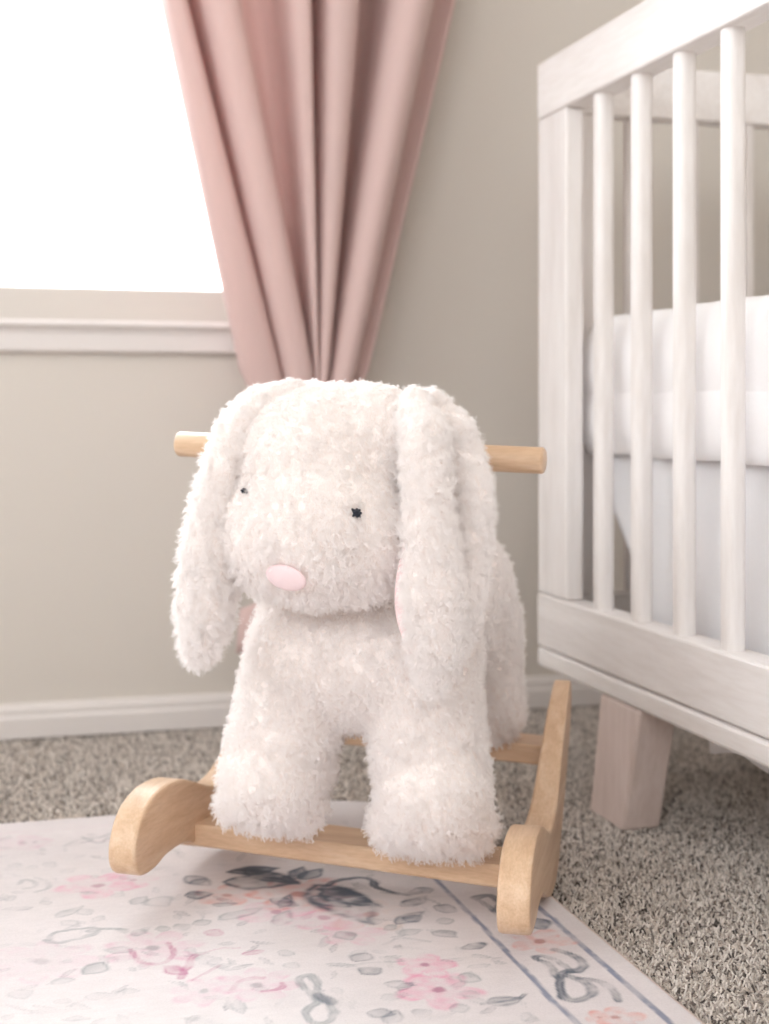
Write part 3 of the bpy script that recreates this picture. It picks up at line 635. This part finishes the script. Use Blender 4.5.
# eyes: crossed navy stitches
for (u, z), ez in zip(EYE_UZ, (1., .6)):
    p, n = front_hit(u, z); bm = bmesh.new(); R = Vector((0, -1, 0)).rotation_difference(n).to_matrix().to_4x4()
    for k, (an, ln) in enumerate(((40, .0062), (-38, .0055), (88, .0045), (5, .005))):
        b2 = bmesh.new(); bmesh.ops.create_uvsphere(b2, u_segments=12, v_segments=8, radius=1)
        for v in b2.verts: v.co = (v.co.x*ln*.9*ez, v.co.y*.0022-.0006*k, v.co.z*.0016*ez)
        bmesh.ops.rotate(b2, verts=b2.verts, matrix=Matrix.Rotation(math.radians(an), 3, 'Y'))
        tm = bpy.data.meshes.new('t'); b2.to_mesh(tm); b2.free(); bm.from_mesh(tm); bpy.data.meshes.remove(tm)
    bmesh.ops.transform(bm, matrix=Matrix.Translation(p+n*(.0055 if ez == 1 else .0020)) @ R, verts=bm.verts)
    tag(obj('eye', bm, M['thread'], root, True), 'dark navy stitched eye')

# ------------------------------------------------------------------ light
wd = bpy.data.worlds.new('world'); SC.world = wd; wd.use_nodes = True; nt = wd.node_tree; nt.nodes.clear()
out = nt.nodes.new('ShaderNodeOutputWorld'); bg = nt.nodes.new('ShaderNodeBackground'); nt.links.new(bg.outputs[0], out.inputs[0])
tc = nt.nodes.new('ShaderNodeTexCoord'); sx = nt.nodes.new('ShaderNodeSeparateXYZ'); nt.links.new(tc.outputs['Generated'], sx.inputs[0])
mr = nt.nodes.new('ShaderNodeMapRange'); mr.inputs[1].default_value = -1; mr.inputs[2].default_value = 1; nt.links.new(sx.outputs[1], mr.inputs[0])
mr2 = nt.nodes.new('ShaderNodeMapRange'); mr2.inputs[1].default_value = -1; mr2.inputs[2].default_value = .2; mr2.inputs[3].default_value = 2.6; mr2.inputs[4].default_value = 1.; nt.links.new(sx.outputs[0], mr2.inputs[0]); nt.links.new(mr2.outputs[0], bg.inputs[1])
rp = ramp(nt, [(0., (1.55, 1.60, 1.66, 1)), (.5, (.85, .88, .92, 1)), (.8, (2.2, 2.25, 2.35, 1))]); nt.links.new(mr.outputs[0], rp.inputs[0]); nt.links.new(rp.outputs[0], bg.inputs[0])
bg.inputs[1].default_value = 1.0
def area(name, loc, target, sx, sy, power, c):
    l = bpy.data.lights.new(name, 'AREA'); l.shape = 'RECTANGLE'; l.size = sx; l.size_y = sy; l.energy = power; l.color = c
    o = bpy.data.objects.new(name, l); C.objects.link(o); o.location = loc
    o.rotation_euler = (Vector(target)-Vector(loc)).to_track_quat('-Z', 'Y').to_euler(); return o
# daylight through the window
area('window_daylight', (-.25, WY+.35, 1.35), (-.1, .6, .3), 1.6, 1.5, 23, (.96, .98, 1.))

# portals in the two added wall openings guide the sky light
for nm, loc, tg, a, b in (('sky_portal', (XL-.05, 0, 1.675), (0, 0, 1.675), 3.0, 1.05), ('sky_portal', (-1.15, -1.95, 1.675), (-1.15, 0, 1.675), 2.3, 1.05)):
    area(nm, loc, tg, a, b, 1, (1, 1, 1)).data.cycles.is_portal = True
# ------------------------------------------------------------------ camera
cam = bpy.data.cameras.new('camera'); co_ = bpy.data.objects.new('camera', cam); C.objects.link(co_)
co_.location = (0, 0, .445); co_.rotation_euler = (math.pi/2, 0, -math.radians(15.747))
cam.sensor_fit = 'HORIZONTAL'; cam.sensor_width = 24; cam.lens = 1470/769*24; cam.shift_x = 0; cam.shift_y = -102/769
cam.dof.use_dof = True; cam.dof.focus_distance = 1.15; cam.dof.aperture_fstop = 4.5; cam.clip_start = .02
SC.camera = co_
SC.view_settings.view_transform = 'Standard'; SC.view_settings.look = 'None'; SC.view_settings.gamma = 1; SC.view_settings.use_curve_mapping = False
SC.view_settings.exposure = 1.16
SC.cycles.sample_clamp_indirect = 4.; SC.cycles.max_bounces = 24; SC.cycles.diffuse_bounces = 20; SC.cycles.transmission_bounces = 20; SC.cycles.transparent_max_bounces = 8
